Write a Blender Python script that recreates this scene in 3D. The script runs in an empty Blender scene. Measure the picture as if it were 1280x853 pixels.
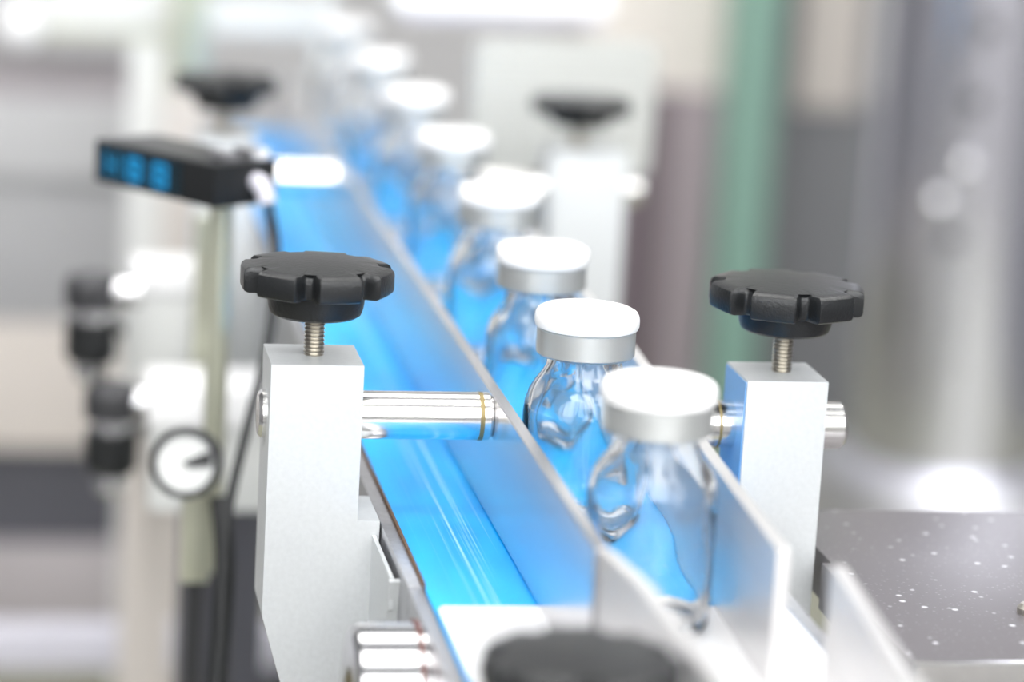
import bpy, bmesh, math, random
from mathutils import Vector, Matrix

# ------------------------------------------------------------------ scene, camera, world, lights
S = 0.001                      # everything below is written in millimetres
scene = bpy.context.scene
C = scene.collection
random.seed(7)

cam_d = bpy.data.cameras.new('camera')
cam_d.lens = 100.0
cam_d.sensor_width = 36.0
cam_d.clip_start = 0.02
cam_d.clip_end = 60.0
cam_d.dof.use_dof = True
cam_d.dof.focus_distance = 0.577
cam_d.dof.aperture_fstop = 6.8
cam_d.dof.aperture_blades = 0
cam = bpy.data.objects.new('camera', cam_d)
C.objects.link(cam)
cam.matrix_world = Matrix((
    (0.98440262, -0.01718281, -0.17508921, -116.486 * S),
    (-0.1670177, 0.22147412, -0.96075715, -555.263 * S),
    (0.05528624, 0.97501485, 0.21514987, 163.809 * S),
    (0, 0, 0, 1)))
scene.camera = cam

world = bpy.data.worlds.new('world')
scene.world = world
world.use_nodes = True
wbg = world.node_tree.nodes['Background']
wbg.inputs['Color'].default_value = (0.95, 0.97, 1.0, 1)
wbg.inputs['Strength'].default_value = 0.40

scene.view_settings.view_transform = 'Standard'
scene.view_settings.look = 'None'
scene.view_settings.gamma = 1.0
scene.view_settings.use_curve_mapping = False
scene.view_settings.exposure = 0.45

cy = scene.cycles
cy.use_denoising = True
cy.max_bounces = 16
cy.transmission_bounces = 14
cy.glossy_bounces = 6
cy.diffuse_bounces = 4
cy.transparent_max_bounces = 12
cy.sample_clamp_indirect = 6.0
cy.blur_glossy = 0.6
CEILING_LAMP = 5.0             # emission of the ceiling panels
KEY_LIGHT = 3.6             # emission of the panes added behind the camera as key light

# ------------------------------------------------------------------ materials
MATS = {}


def mat(name, col, rough=0.5, metal=0.0, noise=0.0, nscale=200.0, nstretch=(1, 1, 1), spec=0.5,
        trans=0.0, ior=1.5, emit=None, estr=0.0, bump=0.0, coat=0.0):
    m = bpy.data.materials.new(name)
    m.use_nodes = True
    nt = m.node_tree
    b = nt.nodes['Principled BSDF']
    b.inputs['Base Color'].default_value = (*col, 1)
    b.inputs['Roughness'].default_value = rough
    b.inputs['Metallic'].default_value = metal
    b.inputs['IOR'].default_value = ior
    b.inputs['Specular IOR Level'].default_value = spec
    b.inputs['Transmission Weight'].default_value = trans
    b.inputs['Coat Weight'].default_value = coat
    if emit:
        b.inputs['Emission Color'].default_value = (*emit, 1)
        b.inputs['Emission Strength'].default_value = estr
    if noise or bump:
        tc = nt.nodes.new('ShaderNodeTexCoord')
        mp = nt.nodes.new('ShaderNodeMapping')
        mp.inputs['Scale'].default_value = nstretch
        nz = nt.nodes.new('ShaderNodeTexNoise')
        nz.inputs['Scale'].default_value = nscale
        nz.inputs['Detail'].default_value = 4
        nt.links.new(tc.outputs['Object'], mp.inputs['Vector'])
        nt.links.new(mp.outputs['Vector'], nz.inputs['Vector'])
        if noise:
            rp = nt.nodes.new('ShaderNodeValToRGB')
            rp.color_ramp.elements[0].position = 0.3
            rp.color_ramp.elements[1].position = 0.7
            rp.color_ramp.elements[0].color = (*[max(0, c * (1 - noise)) for c in col], 1)
            rp.color_ramp.elements[1].color = (*[min(1, c * (1 + noise)) for c in col], 1)
            nt.links.new(nz.outputs['Fac'], rp.inputs['Fac'])
            nt.links.new(rp.outputs['Color'], b.inputs['Base Color'])
        if bump:
            bp = nt.nodes.new('ShaderNodeBump')
            bp.inputs['Strength'].default_value = bump
            bp.inputs['Distance'].default_value = 0.0003
            nt.links.new(nz.outputs['Fac'], bp.inputs['Height'])
            nt.links.new(bp.outputs['Normal'], b.inputs['Normal'])
    MATS[name] = m
    return m


mat('anodised', (0.60, 0.62, 0.63), 0.45, 0.35, noise=0.03, nscale=900, bump=0.06)
mat('machined', (0.72, 0.73, 0.74), 0.30, 0.9, noise=0.05, nscale=500)
mat('polished_steel', (0.74, 0.74, 0.75), 0.10, 1.0, noise=0.04, nscale=150, nstretch=(1, 0.1, 1))
mat('satin_steel', (0.58, 0.58, 0.59), 0.15, 1.0, noise=0.05, nscale=300)
mat('shaft_steel', (0.86, 0.85, 0.83), 0.16, 1.0, noise=0.03, nscale=300)
mat('guide_steel', (0.68, 0.67, 0.68), 0.25, 0.92, noise=0.04, nscale=150, nstretch=(1, 0.1, 1))
mat('guide_satin', (0.78, 0.77, 0.77), 0.40, 0.7, noise=0.04, nscale=150, nstretch=(1, 0.1, 1))
mat('rail_steel', (0.50, 0.50, 0.52), 0.32, 0.9, noise=0.08, nscale=600)
mat('groove_brass', (0.28, 0.22, 0.10), 0.45, 0.6)
mat('thread_steel', (0.55, 0.52, 0.46), 0.30, 1.0)
mat('black_plastic', (0.011, 0.012, 0.013), 0.32, 0.0, spec=0.5, bump=0.35, nscale=1500)
mat('black_rubber', (0.012, 0.013, 0.014), 0.5)
mat('dark_metal', (0.06, 0.06, 0.065), 0.35, 0.4)
mat('white_cap', (0.93, 0.93, 0.93), 0.35)
mat('crimp', (0.66, 0.68, 0.67), 0.36, 0.75)
mat('stopper', (0.35, 0.36, 0.38), 0.6)
mat('white_plastic', (0.86, 0.86, 0.87), 0.30)
mat('blue_strip', (0.17, 0.38, 0.70), 0.35)
mat('brown_edge', (0.11, 0.06, 0.03), 0.7, noise=0.4, nscale=900)
mat('red_seal', (0.13, 0.03, 0.02), 0.5)
mat('white_paint', (0.68, 0.69, 0.68), 0.4, noise=0.02, nscale=40)
mat('cream_paint', (0.80, 0.75, 0.70), 0.5)
mat('grey_paint', (0.36, 0.36, 0.37), 0.5, noise=0.05, nscale=12)
mat('beige_paint', (0.62, 0.57, 0.53), 0.5)
mat('dark_grey', (0.075, 0.075, 0.09), 0.5)
mat('mauve_grey', (0.40, 0.37, 0.38), 0.5, noise=0.06, nscale=12)
mat('lilac_grey', (0.62, 0.61, 0.68), 0.45)
mat('olive_deck', (0.22, 0.22, 0.17), 0.45, noise=0.05, nscale=10)
mat('olive_metal', (0.62, 0.63, 0.50), 0.30, 0.7)
mat('mauve_dark', (0.145, 0.115, 0.13), 0.5)
mat('mauve_mid', (0.34, 0.29, 0.31), 0.5)
mat('green_paint', (0.24, 0.40, 0.33), 0.5)
mat('pale_grey', (0.50, 0.50, 0.51), 0.5)
mat('wall_grey', (0.24, 0.24, 0.25), 0.7, noise=0.03, nscale=2)
mat('grey_dark', (0.20, 0.20, 0.215), 0.5)
mat('floor_grey', (0.28, 0.28, 0.29), 0.5, noise=0.05, nscale=3)
mat('wall_white', (0.72, 0.71, 0.70), 0.7, noise=0.02, nscale=2)
mat('column_steel', (0.86, 0.86, 0.94), 0.16, 1.0, noise=0.04, nscale=20, nstretch=(1, 1, 0.05))
mat('flange_steel', (0.80, 0.80, 0.84), 0.45, 1.0)
mat('chrome', (0.9, 0.9, 0.92), 0.06, 1.0)
mat('display_glass', (0.006, 0.02, 0.03), 0.15)
mat('digit', (0.0, 0.1, 0.2), 0.4, emit=(0.01, 0.22, 0.48), estr=0.75)
mat('digit_dim', (0.0, 0.1, 0.2), 0.4, emit=(0.01, 0.18, 0.38), estr=0.4)
mat('key_pane', (0.8, 0.8, 0.8), 0.3, emit=(0.96, 0.98, 1.0), estr=KEY_LIGHT)
mat('lamp_diffuser', (0.9, 0.9, 0.9), 0.5, emit=(1, 0.985, 0.96), estr=CEILING_LAMP)
g = mat('vial_glass', (1, 1, 1), 0.0, 0.0, trans=1.0, ior=1.49)


def belt_material():
    m = mat('blue_belt', (0.004, 0.27, 0.84), 0.36, spec=0.35)
    nt = m.node_tree
    b = nt.nodes['Principled BSDF']
    tc = nt.nodes.new('ShaderNodeTexCoord')
    # long wear streaks: fine across the belt, stretched along it
    mp = nt.nodes.new('ShaderNodeMapping')
    mp.inputs['Scale'].default_value = (1700, 6, 1)
    nz = nt.nodes.new('ShaderNodeTexNoise')
    nz.inputs['Scale'].default_value = 1.0
    nz.inputs['Detail'].default_value = 3
    rp = nt.nodes.new('ShaderNodeValToRGB')
    rp.color_ramp.elements[0].position = 0.54
    rp.color_ramp.elements[1].position = 0.72
    # where on the belt the scuffs lie: a track left of the guide, patchy along the length
    sx = nt.nodes.new('ShaderNodeSeparateXYZ')
    band = nt.nodes.new('ShaderNodeValToRGB')
    cr = band.color_ramp
    cr.elements[0].position = 0.0
    cr.elements[0].color = (0.05, 0.05, 0.05, 1)
    cr.elements[1].position = 1.0
    cr.elements[1].color = (0.1, 0.1, 0.1, 1)
    for p, v in ((0.10, 0.10), (0.16, 0.55), (0.24, 0.9), (0.32, 0.8), (0.36, 0.15)):
        e = cr.elements.new(p)
        e.color = (v, v, v, 1)
    mr = nt.nodes.new('ShaderNodeMapRange')
    mr.inputs['From Min'].default_value = -37.2 * S
    mr.inputs['From Max'].default_value = 31 * S
    mul = nt.nodes.new('ShaderNodeMath')
    mul.operation = 'MULTIPLY'
    mp2 = nt.nodes.new('ShaderNodeMapping')
    mp2.inputs['Scale'].default_value = (60, 14, 1)
    nz2 = nt.nodes.new('ShaderNodeTexNoise')
    nz2.inputs['Scale'].default_value = 1.0
    rp2 = nt.nodes.new('ShaderNodeValToRGB')
    rp2.color_ramp.elements[0].color = (0.001, 0.31, 0.84, 1)
    rp2.color_ramp.elements[1].color = (0.002, 0.47, 0.98, 1)
    rp2.color_ramp.elements[0].position = 0.35
    rp2.color_ramp.elements[1].position = 0.65
    mix = nt.nodes.new('ShaderNodeMixRGB')
    mix.inputs['Color2'].default_value = (0.55, 0.80, 0.95, 1)
    L = nt.links.new
    L(tc.outputs['Object'], mp.inputs['Vector'])
    L(mp.outputs['Vector'], nz.inputs['Vector'])
    L(nz.outputs['Fac'], rp.inputs['Fac'])
    L(tc.outputs['Object'], sx.inputs[0])
    L(sx.outputs['X'], mr.inputs['Value'])
    L(mr.outputs['Result'], band.inputs['Fac'])
    L(rp.outputs['Color'], mul.inputs[0])
    L(band.outputs['Color'], mul.inputs[1])
    L(mul.outputs[0], mix.inputs['Fac'])
    L(tc.outputs['Object'], mp2.inputs['Vector'])
    L(mp2.outputs['Vector'], nz2.inputs['Vector'])
    L(nz2.outputs['Fac'], rp2.inputs['Fac'])
    L(rp2.outputs['Color'], mix.inputs['Color1'])
    L(mix.outputs['Color'], b.inputs['Base Color'])


belt_material()


def speckled_plate():
    m = mat('speckled_black', (0.03, 0.028, 0.032), 0.30, 0.0, ior=2.0)
    nt = m.node_tree
    b = nt.nodes['Principled BSDF']
    tc = nt.nodes.new('ShaderNodeTexCoord')
    L = nt.links.new

    def dots(scale, lo, hi):
        v = nt.nodes.new('ShaderNodeTexVoronoi')
        v.inputs['Scale'].default_value = scale
        r = nt.nodes.new('ShaderNodeValToRGB')
        r.color_ramp.elements[0].position = lo
        r.color_ramp.elements[0].color = (1, 1, 1, 1)
        r.color_ramp.elements[1].position = hi
        r.color_ramp.elements[1].color = (0, 0, 0, 1)
        L(tc.outputs['Object'], v.inputs['Vector'])
        L(v.outputs['Distance'], r.inputs['Fac'])
        # only some cells carry a dot
        sep = nt.nodes.new('ShaderNodeSeparateColor')
        L(v.outputs['Color'], sep.inputs[0])
        gt = nt.nodes.new('ShaderNodeMath')
        gt.operation = 'GREATER_THAN'
        gt.inputs[1].default_value = 0.45
        L(sep.outputs[0], gt.inputs[0])
        mu = nt.nodes.new('ShaderNodeMath')
        mu.operation = 'MULTIPLY'
        L(r.outputs['Color'], mu.inputs[0])
        L(gt.outputs[0], mu.inputs[1])
        return mu
    d1 = dots(230, 0.10, 0.19)
    d2 = dots(900, 0.10, 0.3)
    half = nt.nodes.new('ShaderNodeMath')
    half.operation = 'MULTIPLY'
    half.inputs[1].default_value = 0.25
    L(d2.outputs[0], half.inputs[0])
    ad = nt.nodes.new('ShaderNodeMath')
    ad.operation = 'MAXIMUM'
    L(d1.outputs[0], ad.inputs[0])
    L(half.outputs[0], ad.inputs[1])
    mix = nt.nodes.new('ShaderNodeMixRGB')
    mix.inputs['Color1'].default_value = (0.115, 0.105, 0.115, 1)
    mix.inputs['Color2'].default_value = (0.62, 0.62, 0.66, 1)
    L(ad.outputs[0], mix.inputs['Fac'])
    L(mix.outputs['Color'], b.inputs['Base Color'])


speckled_plate()


def perforated():
    m = mat('perforated_white', (0.84, 0.85, 0.84), 0.45)
    nt = m.node_tree
    b = nt.nodes['Principled BSDF']
    tc = nt.nodes.new('ShaderNodeTexCoord')
    mp = nt.nodes.new('ShaderNodeMapping')
    mp.inputs['Scale'].default_value = (400, 0, 400)
    v = nt.nodes.new('ShaderNodeTexVoronoi')
    v.inputs['Randomness'].default_value = 0.0
    v.inputs['Scale'].default_value = 1
    r = nt.nodes.new('ShaderNodeValToRGB')
    r.color_ramp.elements[0].position = 0.22
    r.color_ramp.elements[0].color = (0.16, 0.17, 0.16, 1)
    r.color_ramp.elements[1].position = 0.30
    r.color_ramp.elements[1].color = (0.56, 0.57, 0.55, 1)
    L = nt.links.new
    L(tc.outputs['Object'], mp.inputs['Vector'])
    L(mp.outputs['Vector'], v.inputs['Vector'])
    L(v.outputs['Distance'], r.inputs['Fac'])
    L(r.outputs['Color'], b.inputs['Base Color'])


perforated()

# ------------------------------------------------------------------ helpers


def tag(o, label=None, cat=None, group=None, kind=None):
    if label:
        o['label'] = label
    if cat:
        o['category'] = cat
    if group:
        o['group'] = group
    if kind:
        o['kind'] = kind
    return o


def thing(name, label, cat, loc=(0, 0, 0), group=None):
    o = bpy.data.objects.new(name, None)
    C.objects.link(o)
    o.empty_display_size = 0.01
    o.location = Vector(loc) * S
    return tag(o, label, cat, group)


def origin(o):
    p = Vector((0, 0, 0))
    while o is not None:
        p = p + Vector(o.location)
        o = o.parent
    return p / S


def obj(name, bm, m, parent=None, smooth=True, local=False, loc=None):
    """bm is in millimetres, in world coordinates unless local"""
    off = Vector((0, 0, 0))
    if not local:
        if parent is not None:
            off = origin(parent)
        elif loc is not None:
            off = Vector(loc)
    for v in bm.verts:
        v.co = (v.co - off) * S
    bmesh.ops.recalc_face_normals(bm, faces=bm.faces)
    me = bpy.data.meshes.new(name)
    bm.to_mesh(me)
    bm.free()
    me.materials.append(MATS[m])
    if smooth:
        for p in me.polygons:
            p.use_smooth = True
        me.set_sharp_from_angle(angle=math.radians(32))
    o = bpy.data.objects.new(name, me)
    C.objects.link(o)
    if parent is not None:
        o.parent = parent
    elif loc is not None and not local:
        o.location = Vector(loc) * S
    return o


def add(bm, verts, faces):
    vs = [bm.verts.new(v) for v in verts]
    for f in faces:
        try:
            bm.faces.new([vs[i] for i in f])
        except ValueError:
            pass
    return vs


def prism(pts, axis, a, b, bevel=0.0, seg=2):
    """polygon in the two other axes, extruded along axis from a to b"""
    bm = bmesh.new()

    def P(u, v, w):
        return {'x': (w, u, v), 'y': (u, w, v), 'z': (u, v, w)}[axis]
    n = len(pts)
    vs = [P(u, v, a) for u, v in pts] + [P(u, v, b) for u, v in pts]
    fs = [list(range(n)), list(range(2 * n - 1, n - 1, -1))]
    for i in range(n):
        j = (i + 1) % n
        fs.append([i, j, n + j, n + i])
    add(bm, vs, fs)
    bmesh.ops.recalc_face_normals(bm, faces=bm.faces)
    if bevel:
        bmesh.ops.bevel(bm, geom=list(bm.edges), offset=bevel, segments=seg, profile=0.7, affect='EDGES', clamp_overlap=True)
    return bm


def box(x0, x1, y0, y1, z0, z1, bevel=0.0, seg=2):
    return prism([(x0, y0), (x1, y0), (x1, y1), (x0, y1)], 'z', z0, z1, bevel, seg)


def rot_box(bm, center, rz=0, rx=0, ry=0):
    M = Matrix.Translation(Vector(center)) @ Matrix.Rotation(rz, 4, 'Z') @ Matrix.Rotation(rx, 4, 'X') @ Matrix.Rotation(ry, 4, 'Y')
    bm.transform(M)
    return bm


def lathe(profile, seg=48, axis='z', center=(0, 0, 0), closed=False):
    """profile: (radius, height) list; revolve about an axis through center"""
    bm = bmesh.new()
    rings = []
    for r, h in profile:
        if r < 1e-6:
            rings.append([bm.verts.new((0, 0, h))])
        else:
            rings.append([bm.verts.new((r * math.cos(2 * math.pi * k / seg), r * math.sin(2 * math.pi * k / seg), h)) for k in range(seg)])
    pairs = list(zip(rings, rings[1:]))
    if closed:
        pairs.append((rings[-1], rings[0]))
    for A, B in pairs:
        for k in range(seg):
            l = (k + 1) % seg
            if len(A) == 1 and len(B) == 1:
                continue
            if len(A) == 1:
                bm.faces.new([A[0], B[k], B[l]])
            elif len(B) == 1:
                bm.faces.new([A[k], A[l], B[0]])
            else:
                bm.faces.new([A[k], A[l], B[l], B[k]])
    if axis == 'x':
        bm.transform(Matrix(((0, 0, 1, 0), (0, 1, 0, 0), (-1, 0, 0, 0), (0, 0, 0, 1))))
    elif axis == 'y':
        bm.transform(Matrix(((1, 0, 0, 0), (0, 0, 1, 0), (0, -1, 0, 0), (0, 0, 0, 1))))
    bm.transform(Matrix.Translation(Vector(center)))
    return bm


def rod(r, a, b, axis, center, ch=0.0, seg=40):
    """solid cylinder between a and b along axis (absolute on that axis)"""
    pr = [(0, a), (r - ch, a), (r, a + ch), (r, b - ch), (r - ch, b), (0, b)] if ch else [(0, a), (r, a), (r, b), (0, b)]
    return lathe(pr, seg, axis, center)


def tube_path(points, r, seg=12, sub=8):
    pts = [Vector(p) for p in points]
    P = []
    n = len(pts)
    for i in range(n - 1):
        p0 = pts[max(0, i - 1)]
        p1, p2 = pts[i], pts[i + 1]
        p3 = pts[min(n - 1, i + 2)]
        for k in range(sub):
            t = k / sub
            P.append(0.5 * ((2 * p1) + (p2 - p0) * t + (2 * p0 - 5 * p1 + 4 * p2 - p3) * t * t + (3 * p1 - p0 - 3 * p2 + p3) * t ** 3))
    P.append(pts[-1])
    bm = bmesh.new()
    rings = []
    ref = Vector((0.3, 1, 0.2)).normalized()
    for i, p in enumerate(P):
        d = (P[min(i + 1, len(P) - 1)] - P[max(0, i - 1)]).normalized()
        u = d.cross(ref).normalized()
        v = d.cross(u)
        rings.append([bm.verts.new(p + r * (math.cos(2 * math.pi * k / seg) * u + math.sin(2 * math.pi * k / seg) * v)) for k in range(seg)])
    for A, B in zip(rings, rings[1:]):
        for k in range(seg):
            l = (k + 1) % seg
            bm.faces.new([A[k], A[l], B[l], B[k]])
    bm.faces.new(rings[0])
    bm.faces.new(rings[-1])
    return bm


def star(R, depth, z0, z1, cx, cy, phase, lobes=7, n=336):
    """lobed hand knob: flat-topped lobes with scooped gaps between them"""
    bm = bmesh.new()

    def ring(inset, z, cap=99):
        vs = []
        for k in range(n):
            t = 2 * math.pi * k / n
            c = math.cos(lobes * (t - phase))
            s = min(1, max(0, (-c - 0.38) / 0.60))
            s = s * s * (3 - 2 * s)
            dt = (t - phase + math.pi / lobes) % (2 * math.pi / lobes) - math.pi / lobes
            flat = 0.6 * (R - R * math.cos(math.radians(20)) / math.cos(min(abs(dt), math.radians(20))))
            r = min(R - flat - depth * s - inset, cap)
            vs.append(bm.verts.new((cx + r * math.cos(t), cy + r * math.sin(t), z)))
        return vs
    prof = [(3.5, z0 + 0.0), (0.9, z0), (0.25, z0 + 0.35), (0, z0 + 0.9), (0, z1 - 1.2), (0.25, z1 - 0.5), (0.9, z1)]
    rings = [ring(i, z) for i, z in prof] + [ring(0, z1 + 0.25, R - 3.6), ring(0, z1 + 0.6, R - 8)]
    for A, B in zip(rings, rings[1:]):
        for k in range(n):
            l = (k + 1) % n
            bm.faces.new([A[k], A[l], B[l], B[k]])
    top = bm.verts.new((cx, cy, z1 + 1.0))
    bot = bm.verts.new((cx, cy, z0))
    for k in range(n):
        l = (k + 1) % n
        bm.faces.new([rings[-1][k], rings[-1][l], top])
        bm.faces.new([rings[0][l], rings[0][k], bot])
    return bm


def thread(r, z0, z1, cx, cy, pitch=0.8, seg=28):
    pr = [(0, z0)]
    z = z0
    while z < z1 - pitch:
        pr += [(r - 0.35, z), (r, z + pitch * 0.4), (r, z + pitch * 0.55), (r - 0.35, z + pitch * 0.95)]
        z += pitch
    pr += [(r - 0.35, z1), (0, z1)]
    return lathe(pr, seg, 'z', (cx, cy, 0))


def knob(parent, cx, cy, hub0, z0, z1, scr0, phase, R=16.0):
    k = obj('knob', star(R, 3.5, z0, z1, cx, cy, phase), 'black_plastic', parent)
    obj('hub', lathe([(0, hub0), (8.6, hub0), (9.3, hub0 + 0.5), (9.7, hub0 + 1.6), (10.2, z0 + 0.2), (0, z0 + 0.2)], 48, 'z', (cx, cy, 0)), 'black_plastic', k)
    obj('screw', thread(2.15, scr0, hub0 + 0.5, cx, cy), 'thread_steel', parent)
    return k


# ------------------------------------------------------------------ the setting
tag(obj('floor', box(-4000, 4000, -2500, 3500, -920, -900), 'floor_grey'), kind='structure')
tag(obj('wall_back', box(-4000, 4000, 3000, 3060, -900, 1900), 'wall_white'), kind='structure')
tag(obj('wall_left', box(-2060, -2000, -1800, 3000, -900, 1900), 'wall_grey'), kind='structure')
tag(obj('wall_right', box(2000, 2060, -1800, 3000, -900, 1900), 'wall_grey'), kind='structure')
tag(obj('wall_front', box(-4000, 4000, -1860, -1800, -900, 1900), 'wall_white'), kind='structure')
for n, x in enumerate((-1500, 0, 1500)):  # glowing framed panes, added out of view to light the fronts
    w = tag(obj('window_%d' % (n + 1), box(x - 560, x + 560, -1800, -1790, 240, 1700), 'key_pane'), kind='structure')
    for fx in (x - 600, x - 20, x + 560):
        obj('window_frame', box(fx, fx + 40, -1800, -1770, 200, 1740), 'white_paint', w)
    for fz in (200, 1700):
        obj('window_frame', box(x - 600, x + 600, -1800, -1772, fz, fz + 40), 'white_paint', w)

# ------------------------------------------------------------------ machine deck (carries everything)
DZ = -262
deck = thing('machine_deck', 'olive grey machine deck spread under the whole conveyor line', 'deck', (0, 500, -900))
obj('top_plate', box(-520, 720, -260, 1500, DZ - 20, DZ, 3), 'olive_deck', deck)
for x in (-490, 690):
    for y in (-230, 1470):
        obj('leg', box(x - 25, x + 25, y - 25, y + 25, -900, DZ - 19), 'grey_paint', deck)

# ------------------------------------------------------------------ conveyor
cv = thing('conveyor', 'long narrow conveyor with bright blue belt and steel side rails', 'conveyor', (0, 150, DZ))
Y0, Y1, RR = -215, 560, 15
prof = []
for k in range(17):
    a = math.pi / 2 + math.pi * k / 16
    prof.append((Y0 + RR + RR * math.cos(a), -RR + RR * math.sin(a)))
for k in range(17):
    a = -math.pi / 2 + math.pi * k / 16
    prof.append((Y1 - RR + RR * math.cos(a), -RR + RR * math.sin(a)))
obj('belt', prism(prof, 'x', -37.0, 31), 'blue_belt', cv)


def side_rail(x0, x1, edge_x, out):
    r1 = obj('side_rail', box(x0, x1, -42.5, 545, -46, 0.6, 0.25), 'rail_steel', cv)
    obj('side_rail', box(x0, x1, -205, -43.2, -46, 0.4, 0.25), 'rail_steel', cv)
    obj('edge_strip', box(edge_x, edge_x + 0.55, -42.5, 545, -4, 1.3, 0.12), 'brown_edge', r1)


side_rail(-40.3, -37.55, -37.6, -1)
side_rail(31.3, 34, 31.0, 1)
for y in (60, 420):
    for x in (-33, 27):
        obj('leg', box(x - 3, x + 3, y - 12, y + 12, DZ, -31), 'anodised', cv)
# roller bearing boss on the left rail
bm = lathe([(5.6, -53.6), (13.2, -53.6), (14.2, -52.6), (14.2, -41.9), (5.6, -41.9)], 64, 'x', (0, -64, -14.0), closed=True)
boss = obj('bearing_boss', bm, 'satin_steel', cv)
obj('seal_ring', lathe([(13.4, -41.95), (14.6, -41.95), (14.6, -41.15), (13.4, -41.15)], 64, 'x', (0, -64, -14.0), closed=True), 'red_seal', boss)
obj('boss_flange', rod(14.1, -41.2, -40.25, 'x', (0, -64, -14.0)), 'satin_steel', boss)
obj('bore_sleeve', lathe([(4.9, -53.2), (5.6, -53.2), (5.6, -42), (4.9, -42)], 40, 'x', (0, -64, -14.0), closed=True), 'groove_brass', boss)
# folded sheet bracket beside the left post
br = obj('sheet_bracket', prism([(-30, -8), (-30, -1.5), (22, -1.5), (22, -24), (-30, -24), (-20, -16)], 'x', -42.2, -41.4), 'anodised', cv)
obj('bracket_lip', prism([(-31, -2), (-29.6, -1.8), (-27, -12), (-28.4, -12)], 'x', -42.4, -40.3), 'anodised', br)

tp = obj('transfer_plate', prism([(-35.5, -54.5), (-36.6, -56.5), (-36.6, -198), (30.6, -198), (30.6, -54.5)], 'z', 0.05, 0.9, 0.3), 'white_plastic')
tag(tp, 'smooth white plate covering the near end of the blue belt', 'plate')

# ------------------------------------------------------------------ guide rails


def guide(name, pts, t, z0, z1, label, mats='guide_steel', holes=()):
    """upright strip following pts in plan, t thick"""
    left, right = [], []
    n = len(pts)
    for i, (x, y) in enumerate(pts):
        a = Vector(pts[max(0, i - 1)])
        b = Vector(pts[min(n - 1, i + 1)])
        d = (b - a).normalized()
        nrm = Vector((-d.y, d.x))
        left.append((x + nrm.x * t / 2, y + nrm.y * t / 2))
        right.append((x - nrm.x * t / 2, y - nrm.y * t / 2))
    bm = prism(left + right[::-1], 'z', z0, z1, 0.25, 1)
    o = obj(name, bm, mats, None, loc=(pts[0][0], pts[0][1], z0))
    tag(o, label, 'guide rail', 'steel guide rails along the belt')
    return o


guide('guide_rail', [(-15.8, -100.5), (-15.8, 540)], 2.6, 0.4, 26, 'long polished steel guide rail between the vials and the left clamp post')
guide('guide_rail', [(16.0, -101), (18.8, -30), (22.5, 60), (25, 300), (25, 540)], 2.6, 0.4, 26, 'long polished steel guide rail behind the vials, beside the right clamp post', 'guide_satin')
guide('guide_rail', [(-15.2, -101.6), (-13.0, -120), (-12, -150), (-11.6, -197)], 2.6, 1.0, 26, 'short blurred steel guide rail at the bottom, beside the nearest black knob', 'guide_satin')
guide('guide_rail', [(23.6, -108), (19.0, -158), (17, -200)], 2.6, 1.0, 25.5, 'short blurred steel guide rail at bottom right, reflecting white and blue', 'guide_satin')

# ------------------------------------------------------------------ clamp posts
# front left
t = thing('clamp_post', 'tall aluminium clamp post with black star knob, left of the belt', 'clamp', (-52, 8, -46), 'knob clamp posts')
obj('post', prism([(-64.1, 34), (-45.3, 34), (-45.3, 1.5), (-40.7, 1.5), (-40.7, -6.4), (-40.35, -6.6), (-40.35, -46), (-56.0, -46), (-64.1, -18.8)], 'y', -1, 18, 0.35), 'anodised', t)
knob(t, -54.6, 9, 42.3, 47.4, 52.6, 33.5, math.radians(-77))
sh = obj('shaft', rod(5.0, -65.6, -17.2, 'x', (0, 9, 21.4), 0.7), 'shaft_steel', t)
obj('groove', rod(5.06, -20.1, -19.2, 'x', (0, 9, 21.4)), 'groove_brass', sh)
# front right
t = thing('clamp_post', 'shorter aluminium clamp post with black star knob, beside the dark speckled plate', 'clamp', (43, 8, -46), 'knob clamp posts')
obj('post', box(34.4, 51.8, -1, 17, -60, 32.1, 0.35), 'anodised', t)
obj('side_strip', box(34.15, 34.5, -0.5, 16.5, -58, 31.6), 'blue_strip', t)  # thin blue strip over the post's left face
knob(t, 44.2, 9, 40.8, 45.4, 50.9, 31.6, math.radians(-64), R=16.6)
sh = obj('shaft', rod(5.0, 21.9, 58.6, 'x', (0, 9, 20.4), 0.9), 'shaft_steel', t)
obj('groove', rod(5.06, 30.6, 31.2, 'x', (0, 9, 20.4)), 'groove_brass', sh)
# back left
t = thing('clamp_post', 'blurred clamp post with black knob, behind the blue digital display', 'clamp', (-52, 306, -46), 'knob clamp posts')
obj('post', box(-61, -43, 296, 316, -46, 34, 0.35), 'anodised', t)
obj('post_foot', box(-43.2, -40.3, 296, 316, -46, -2), 'anodised', t)
knob(t, -52, 306, 42, 47, 52, 33.5, math.radians(-60))
obj('shaft', rod(5.0, -62.5, -17.2, 'x', (0, 306, 21.4), 0.7), 'shaft_steel', t)
# back right
t = thing('clamp_post', 'blurred pale clamp post with black knob, in front of white perforated panel', 'clamp', (60, 306, -46), 'knob clamp posts')
obj('post', box(48, 72, 297, 317, -62, 33, 0.35), 'anodised', t)
obj('post_foot', box(34, 48.2, 297, 317, -62, -20), 'anodised', t)
knob(t, 58, 306, 40.3, 44, 48.6, 32.5, math.radians(-80))
obj('shaft', rod(5.0, 26.5, 79, 'x', (0, 306, 20.5), 0.9), 'shaft_steel', t)
# nearest one, low, on the white plate
t = thing('clamp_post', 'blurred dark star knob nearest the camera, above the white plate', 'clamp', (-29, -152, 0.9), 'knob clamp posts')
obj('post', box(-34, -19, -160, -144, 0.9, 9, 0.4), 'anodised', t)
knob(t, -29.5, -152, 15, 19.2, 24.6, 8.6, math.radians(-70))

# ------------------------------------------------------------------ vials


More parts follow.
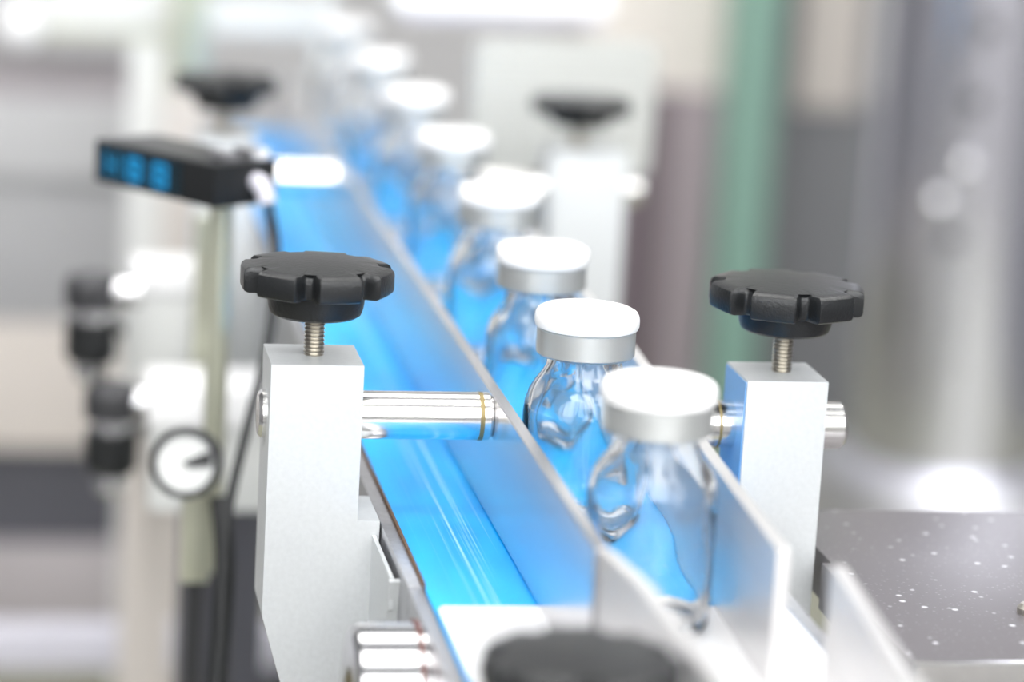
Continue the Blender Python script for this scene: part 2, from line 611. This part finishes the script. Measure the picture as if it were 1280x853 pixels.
def make_vial(label):
    v = thing('vial', label, 'vial', (0, 0, 0), 'capped glass vials on the belt')
    outer = [(0, 0.9), (7, 0.6), (10.0, 0.0), (11.3, 0.35), (12.0, 1.6), (12.05, 4), (12.05, 24.5), (11.8, 26.8), (11.1, 29.2), (9.9, 31.2), (8.7, 32.9), (7.9, 34.4), (7.6, 36.0), (7.7, 37.6), (9.2, 38.3), (9.2, 41.5)]
    inner = [(6.0, 41.5), (6.0, 36), (6.4, 34.3), (7.3, 32.3), (8.7, 30.4), (9.9, 28.4), (10.6, 26.4), (10.9, 24.3), (10.8, 20), (10.8, 15), (10.8, 10), (10.9, 4.6), (10.4, 2.9), (8.8, 2.1), (5, 2.3), (0, 2.6)]
    inner_z = inner
    bm = lathe(outer + inner, 72)
    for q in bm.verts:                                 # moulded glass: the inner wall is uneven
        r = math.hypot(q.co.x, q.co.y)
        if 3 < q.co.z < 36.5 and r < 11.2 and r > 5.5 and any(abs(r - a) < 0.02 and abs(q.co.z - b) < 0.02 for a, b in inner_z):
            a = math.atan2(q.co.y, q.co.x)
            k = 0.30 * math.sin(3 * a + 0.23 * q.co.z) + 0.22 * math.sin(5 * a - 0.31 * q.co.z + 1.1) + 0.12 * math.sin(8 * a + 0.5 * q.co.z)
            f = (r - 0.25 + 0.45 * k) / r
            q.co.x *= f
            q.co.y *= f
    obj('glass_body', bm, 'vial_glass', v, local=True)
    obj('stopper', lathe([(0, 37.6), (5.3, 37.6), (5.9, 38.2), (5.9, 41.6), (9.3, 41.7), (9.3, 42.6), (0, 42.6)], 40), 'stopper', v, local=True)
    obj('crimp_ring', lathe([(8.4, 37.1), (9.7, 36.9), (10.15, 37.4), (10.15, 42.3), (9.8, 42.7), (9.4, 42.7), (9.4, 38.0), (8.4, 37.9)], 64, closed=True), 'crimp', v, local=True)
    obj('cap', lathe([(0, 42.7), (9.9, 42.6), (10.5, 42.8), (10.75, 43.4), (10.75, 44.6), (10.6, 45.4), (10.2, 46.1), (9.3, 46.6), (7.5, 46.85), (0, 47.0)], 72), 'white_cap', v, local=True)
    return v


def copy_tree(o, parent=None):
    c = o.copy()
    C.objects.link(c)
    c.parent = parent
    for ch in o.children:
        copy_tree(ch, c)
    return c


spots = [(0.4, -65.7, 'nearest of the white-capped glass vials, closest to the bottom'),
         (0.0, 0.0, 'sharply focused white-capped glass vial, second from the front'),
         (3.0, 67.7, 'white-capped glass vial just behind the sharply focused one, third from the front'),
         (6.0, 146.6, 'softly blurred white-capped vial, fourth from the front of the row'),
         (8.0, 240.1, 'blurred white-capped vial, fifth from the front of the row'),
         (9.4, 329.4, 'strongly blurred white-capped vial, sixth from the front of the row'),
         (9.4, 421.0, 'strongly blurred white-capped vial, seventh from the front of the row'),
         (9.0, 515.0, 'farthest white-capped vial in the row, at the top of the belt')]
proto = make_vial('white-capped glass vial')
for i, (x, y, lab) in enumerate(spots):
    v = proto if i == 0 else copy_tree(proto)
    zb = 1.0 if y < -54 else 0.05
    v.location = Vector((x, y, zb)) * S
    v.rotation_euler.z = 0.7 * i
    v['label'] = lab

# ------------------------------------------------------------------ dark speckled side table on the right
PZ = -6
st = thing('side_table', 'black speckled metal side plate with bright steel front edge, at right', 'table', (180, -20, DZ))
obj('top_plate', prism([(52.4, -68), (330, -68), (330, 36), (54.4, 36), (54.4, -4.4), (52.4, -4.4)], 'z', PZ - 10, PZ, 0.3), 'speckled_black', st)
obj('edge_trim', box(52.4, 330, -70.6, -68.05, PZ - 8, PZ + 0.5, 0.3), 'shaft_steel', st)
for x in (120, 310):
    for y in (-55, 25):
        obj('leg', rod(6, DZ, PZ - 9.8, 'z', (x, y, 0)), 'satin_steel', st)
sc = obj('screw', lathe([(0, PZ - 0.2), (2.6, PZ - 0.2), (2.6, PZ + 1.2), (1.9, PZ + 2.0), (0, PZ + 2.2)], 24, 'z', (86, -38, 0)), 'thread_steel', st)

# ------------------------------------------------------------------ sensor with blue display
ang = math.atan2(-37, 28)
ux, uy = math.cos(ang), math.sin(ang)            # along the display face, towards the camera
nx, ny = -uy, ux                                  # across, to the right and back
cx0, cy0 = -66.5, 138.0                           # near bottom corner
L1, L2, HH, ZB = 47.0, 20.5, 11.0, 40.5
sn = thing('sensor_unit', 'small black sensor box showing glowing blue digits, beside the belt', 'sensor', (-66, 165, DZ))


def sp(a, b, z):                                   # a back along the display face, b across
    return (cx0 - ux * a + nx * b, cy0 - uy * a + ny * b, z)


bm = prism([sp(0, 0, 0)[:2], sp(0, L2, 0)[:2], sp(L1, L2, 0)[:2], sp(L1, 0, 0)[:2]], 'z', ZB, ZB + HH, 0.8)
hs = obj('housing', bm, 'black_plastic', sn)


def slab(a0, a1, b0, b1, z0, z1):
    return prism([sp(a0, b0, 0)[:2], sp(a0, b1, 0)[:2], sp(a1, b1, 0)[:2], sp(a1, b0, 0)[:2]], 'z', z0, z1)


ds = obj('display', slab(13, 45, -0.25, 0.2, ZB + 1.2, ZB + HH - 1.3), 'display_glass', sn)


def digit(a_left, segs, m):
    """seven segment digit; a runs back to the left"""
    w, h, th, zb = 5.6, 6.4, 1.15, ZB + 2.2
    D = {'a': (0, w, h - th, h), 'd': (0, w, 0, th), 'g': (0, w, h / 2 - th / 2, h / 2 + th / 2),
         'f': (0, th, h / 2, h), 'e': (0, th, 0, h / 2), 'b': (w - th, w, h / 2, h), 'c': (w - th, w, 0, h / 2)}
    bm = bmesh.new()
    for s in segs:
        u0, u1, v0, v1 = D[s]
        b2 = slab(a_left - u1, a_left - u0, -0.45, -0.24, zb + v0, zb + v1)
        me = bpy.data.meshes.new('tmp')
        b2.to_mesh(me)
        b2.free()
        bm.from_mesh(me)
        bpy.data.meshes.remove(me)
    obj('digit', bm, m, ds)


digit(42.5, 'bcefg', 'digit_dim')
digit(33.5, 'abcdefg', 'digit')
digit(23.5, 'abcdefg', 'digit')
obj('top_latch', slab(2.5, 8.5, 5, 10, ZB + HH - 0.3, ZB + HH + 2.2), 'chrome', sn)
obj('top_latch', slab(1.5, 8.5, 13, 19, ZB + HH - 0.3, ZB + HH + 2.6), 'chrome', sn)
p = sp(-3.2, 13.5, ZB + 5)
gl = obj('cable_gland', tube_path([sp(0.5, 13.5, ZB + 6), sp(-2.5, 13.5, ZB + 5), sp(-4.2, 13.8, ZB + 1)], 2.3, 16, 6), 'lilac_grey', sn)
mid = sp(12, 13, 0)
obj('stand_rod', rod(3.0, -58, ZB + 0.5, 'z', (mid[0], mid[1], 0)), 'olive_metal', sn)
obj('stand_base', rod(6, DZ, -57.8, 'z', (mid[0], mid[1], 0), 1), 'dark_grey', sn)
obj('cable', tube_path([sp(-4.2, 13.8, ZB + 2), (-50.5, 141, 28), (-52.5, 132, 8), (-58, 118, -9), (-63.5, 104, -30), (-65, 90, -56), (-68, 80, -90), (-72, 90, -170), (-74, 110, DZ + 2)], 1.25), 'black_rubber', sn)

# ------------------------------------------------------------------ pressure gauge on a bar, left
gz = -20.5
gg = thing('dial_gauge', 'round dial gauge with black rim, white face and dark pointer', 'gauge', (-70, 130, DZ))
fc = (-72.5, 124, gz)


def facing(bm):
    M = Matrix.Translation(Vector(fc)) @ Matrix.Rotation(math.radians(-9), 4, 'Z') @ Matrix.Rotation(math.radians(-12), 4, 'X')
    bm.transform(M)
    return bm


obj('rim', facing(lathe([(7.1, -1.5), (8.7, -1.5), (8.9, -0.9), (8.9, 6), (0, 6), (0, 1), (7.1, 1)], 56, 'y')), 'black_plastic', gg)
dl = obj('dial_face', facing(lathe([(0, -0.4), (7.2, -0.4), (7.2, 1.2), (0, 1.2)], 48, 'y')), 'white_paint', gg)
bm = prism([(-0.8, 0.2), (1.0, -1.1), (6.6, -0.4), (6.2, 3.6)], 'y', -0.9, -0.5)
obj('pointer', facing(bm), 'black_plastic', dl)
obj('holder_bar', box(-72.2, -65.2, 132, 139, -54, -22, 0.5), 'olive_metal', gg)
obj('stand_rod', rod(2.2, DZ, -53.5, 'z', (-68.7, 135.5, 0)), 'dark_metal', gg)

hz = obj('air_hose', tube_path([(-63.5, 126, -30), (-62.5, 118, -45), (-64, 112, -70), (-67, 108, -110), (-72, 112, -180), (-76, 120, DZ + 2.7)], 2.6), 'black_rubber')
tag(hz, 'thick black hose hanging below the round dial gauge', 'hose')

# ------------------------------------------------------------------ white mounting block with plate, behind the gauge
mb = thing('mounting_block', 'wide white mounting block behind the round dial gauge', 'block', (-58, 235, DZ))
obj('body', box(-76, -41.5, 224, 250, -62, -36.3, 0.8), 'white_paint', mb)
obj('top_plate', box(-77, -41.5, 221, 252, -36.3, -26, 0.8), 'white_plastic', mb)
obj('pedestal', box(-66, -42.5, 228, 246, DZ, -61.8), 'dark_grey', mb)

wb = thing('junction_box', 'small white box with lid on a post, left of the belt', 'box', (-71, 290, DZ))
obj('body', box(-82, -60, 280, 300, -35, -10.5, 2.2), 'white_paint', wb)
obj('lid', box(-80, -59.6, 279, 301, -10.6, -2.5, 1.2), 'white_plastic', wb)
obj('post', box(-75, -67, 286, 294, DZ, -34.8), 'beige_paint', wb)

for (x, y, r, m, lab, top) in ((-60.2, 262, 2.7, 'olive_metal', 'thin olive steel rod standing next to the small white box', 17),
                               (-55.3, 258, 2.2, 'polished_steel', 'thin bright steel rod reflecting the blue belt', 17)):
    rr = tag(obj('support_rod', rod(r, DZ, top, 'z', (x, y, 0), 0.4), m, None, loc=(x, y, DZ)), lab, 'rod', 'support rods left of the belt')

# ------------------------------------------------------------------ air regulators


def regulator(x, y, ztop, label, tall):
    r = thing('air_regulator', label, 'regulator', (x, y, ztop - 33), 'air regulators on the left')
    obj('body', lathe([(0, ztop - 27), (6, ztop - 27), (7.6, ztop - 25), (7.6, ztop - 15), (5.2, ztop - 14), (0, ztop - 14)], 32, 'z', (x, y, 0)), 'black_plastic', r)
    obj('collar', lathe([(0, ztop - 14.2), (5.6, ztop - 14.2), (5.6, ztop - 10.5), (0, ztop - 10.5)], 32, 'z', (x, y, 0)), 'chrome', r)
    obj('adjuster', lathe([(0, ztop - 10.6), (7.8, ztop - 10.6), (8, ztop - 9), (8, ztop - 3), (6.5, ztop - 1), (0, ztop)], 32, 'z', (x, y, 0)), 'dark_metal', r)
    obj('port', rod(4.2, x + 5, x + 14, 'x', (0, y - 1, ztop - 6), 0.5, 24), 'chrome', r)
    obj('bowl', lathe([(0, ztop - 33), (3, ztop - 33), (5, ztop - 31), (5, ztop - 26.8), (0, ztop - 26.8)], 32, 'z', (x, y - 0.5, 0)), 'chrome', r)
    obj('arm', tube_path([(x, y + 5, ztop - 20), (x + 4, y + 14, ztop - 20), (-71, 287, ztop - 24)], 2.0, 12, 6), 'dark_metal', r)


regulator(-92, 266, -1.5, 'upper black air regulator with chrome port, at the left', 30)
regulator(-86.5, 236, -27, 'lower black air regulator with chrome bowl, left of the dial gauge', 30)

# ------------------------------------------------------------------ background, left: frames and cabinets
fp = tag(obj('frame_post', box(-75, -57.5, 412, 430, DZ, -88, 1), 'beige_paint', None, loc=(-66, 421, DZ)), 'pale pinkish frame post standing behind the dial gauge', 'post')
bl = thing('frame_beam', 'low lilac grey frame beam running along the bottom left background', 'beam', (-60, 505, DZ))
obj('beam', box(-330, 20, 498, 515, -205, -190, 1.5), 'lilac_grey', bl)
for x in (-280, -10):
    obj('foot', box(x - 8, x + 8, 499, 514, DZ, -204.8), 'dark_grey', bl)

cab = thing('machine_cabinet', 'grey blurred machine cabinet with pale panels, far left', 'cabinet', (-200, 780, DZ))
obj('base_panel', box(-420, -40, 716, 800, DZ, -222, 1), 'mauve_grey', cab)
obj('dark_slot', box(-420, -40, 726, 800, -222, -176), 'dark_grey', cab)
obj('lower_panel', box(-420, -40, 718, 800, -176, -117, 2), 'beige_paint', cab)
obj('middle_panel', box(-420, -40, 720, 800, -117, -50, 2), 'grey_paint', cab)
obj('upper_panel', box(-420, -40, 715, 800, -50, -16, 2), 'pale_grey', cab)
obj('window_strip', box(-420, -40, 735, 800, -16, 6), 'mauve_grey', cab)
obj('top_panel', box(-420, -40, 720, 800, 6, 260, 2), 'pale_grey', cab)

tb = thing('overhead_frame', 'white overhead frame of bars at the top left', 'frame', (-50, 600, DZ))
obj('bar', box(-104, -52, 604, 616, 30, 48, 1.5), 'white_paint', tb)
obj('bar_edge', box(-104, -52, 603, 617, 27, 30), 'olive_metal', tb)
obj('bar', box(-39, 4, 592, 604, 31, 46, 1.5), 'white_paint', tb)
obj('upright', box(-53, -39, 590, 606, 8, 90, 1), 'olive_metal', tb)
obj('upright', box(-54, -38, 589, 607, DZ, 8, 1), 'beige_paint', tb)
obj('upright', box(-69, -53.5, 604, 616, DZ, 30, 1), 'white_paint', tb)
obj('upright', box(4, 12, 592, 604, DZ, 60, 1), 'white_paint', tb)
ball = obj('ball_end', lathe([(0, 20), (4, 21), (7.5, 25), (8.5, 30), (7.5, 35), (4, 38.5), (0, 39.5)], 32, 'z', (-112, 608, 0)), 'white_plastic', tb)

lb = thing('light_bar', 'white blurred bar across the top, above the far vials', 'bar', (55, 445, DZ))
obj('housing', box(14, 93, 430, 452, 60.5, 92, 3), 'white_plastic', lb)
obj('under_plate', box(18, 90, 432, 450, 57.5, 60.7), 'lilac_grey', lb)
obj('upright', box(86, 95, 452, 462, DZ, 80), 'cream_paint', lb)

pn = thing('perforated_panel', 'white perforated panel with rounded corner behind the right back knob', 'panel', (68, 385, DZ))
pts = []
for (x, z, a0) in ((92.5, 17, -90), (93.5, 53, 0), (42, 52, 90), (41, 12, 180)):
    for k in range(7):
        a = math.radians(a0 + 90 * k / 6)
        pts.append((x + 5.5 * math.cos(a), z + 5.5 * math.sin(a)))
obj('face', prism(pts, 'y', 380, 383, 0.5), 'perforated_white', pn)
obj('back_shell', prism([(62 + (x - 66) * 0.94 + 4, 34 + (z - 34) * 0.92) for x, z in pts], 'y', 383, 400), 'white_paint', pn)
obj('stand', box(48, 66, 385, 398, DZ, 9.5), 'white_paint', pn)

# ------------------------------------------------------------------ background, right
mc = thing('side_cabinet', 'tall blurred cabinet with cream top and dark mauve doors', 'cabinet', (290, 1110, DZ))
obj('top_panel', box(215, 318, 1090, 1180, -50, 300, 4), 'cream_paint', mc)
obj('dark_door', box(215, 272, 1085, 1180, DZ - 0, -50, 2), 'mauve_dark', mc)
obj('light_door', box(272, 300, 1083, 1180, DZ - 0, -50, 2), 'mauve_mid', mc)
gp = tag(obj('green_post', box(298, 326, 1052, 1078, DZ, 300, 3), 'green_paint', None, loc=(310, 1065, DZ)), 'blurred green upright post right of the mauve cabinet', 'post')
gc = thing('grey_cabinet', 'dark grey blurred cabinet behind the steel column', 'cabinet', (440, 1160, DZ))
obj('body', box(322, 700, 1110, 1220, DZ, 320, 4), 'grey_dark', gc)
obj('reflection_strip', box(352, 392, 1104, 1112, -60, 320, 2), 'beige_paint', gc)  # beige strip standing in for the reflection on the column's left side

col = thing('steel_column', 'large polished steel column with bolts and wide base flange at right', 'column', (378, 860, DZ))
obj('shaft', rod(54, DZ + 48, 320, 'z', (380, 860, 0), 0, 96), 'column_steel', col)
obj('flange', lathe([(0, DZ), (74, DZ), (74, DZ + 46), (73, DZ + 48), (58, DZ + 50), (0, DZ + 50)], 96, 'z', (380, 860, 0)), 'flange_steel', col)
for (x, z) in ((360, -48), (349, -67), (365, 23), (362, -14), (357, -85)):
    dx = x - 380
    yy = 860 - math.sqrt(max(1, 54 ** 2 - dx * dx))
    hd = lathe([(0, -5), (2, -4.6), (3.6, -3.6), (4.7, -2), (5.1, 0), (5.1, 3), (0, 3)], 24, 'y', (0, 0, 0))
    hd.transform(Matrix.Translation((x, yy - 1, z)) @ Matrix.Rotation(math.atan2(dx, 54), 4, 'Z'))
    obj('bolt', hd, 'chrome' if z in (-48, -67) else 'dark_metal', col)

# ------------------------------------------------------------------ ceiling lights (above the frame)
side = {-900: 'left of the line', 0: 'middle of the line', 900: 'right of the line'}
place = {-1500: 'behind the camera', -300: 'overhead', 900: 'towards the back wall'}
for x in (-900, 0, 900):
    for y in (-1500, -300, 900):
        cl = thing('ceiling_light', 'square ceiling light panel above the %s, %s' % (side[x], place[y]), 'light', (x, y, 1500), 'ceiling light panels')
        obj('frame', box(x - 320, x + 320, y - 320, y + 320, 1510, 1560, 4), 'white_paint', cl)
        obj('diffuser', box(x - 300, x + 300, y - 300, y + 300, 1500, 1512), 'lamp_diffuser', cl)
        obj('rod', rod(10, 1558, 1900, 'z', (x, y, 0), 0, 16), 'white_paint', cl)
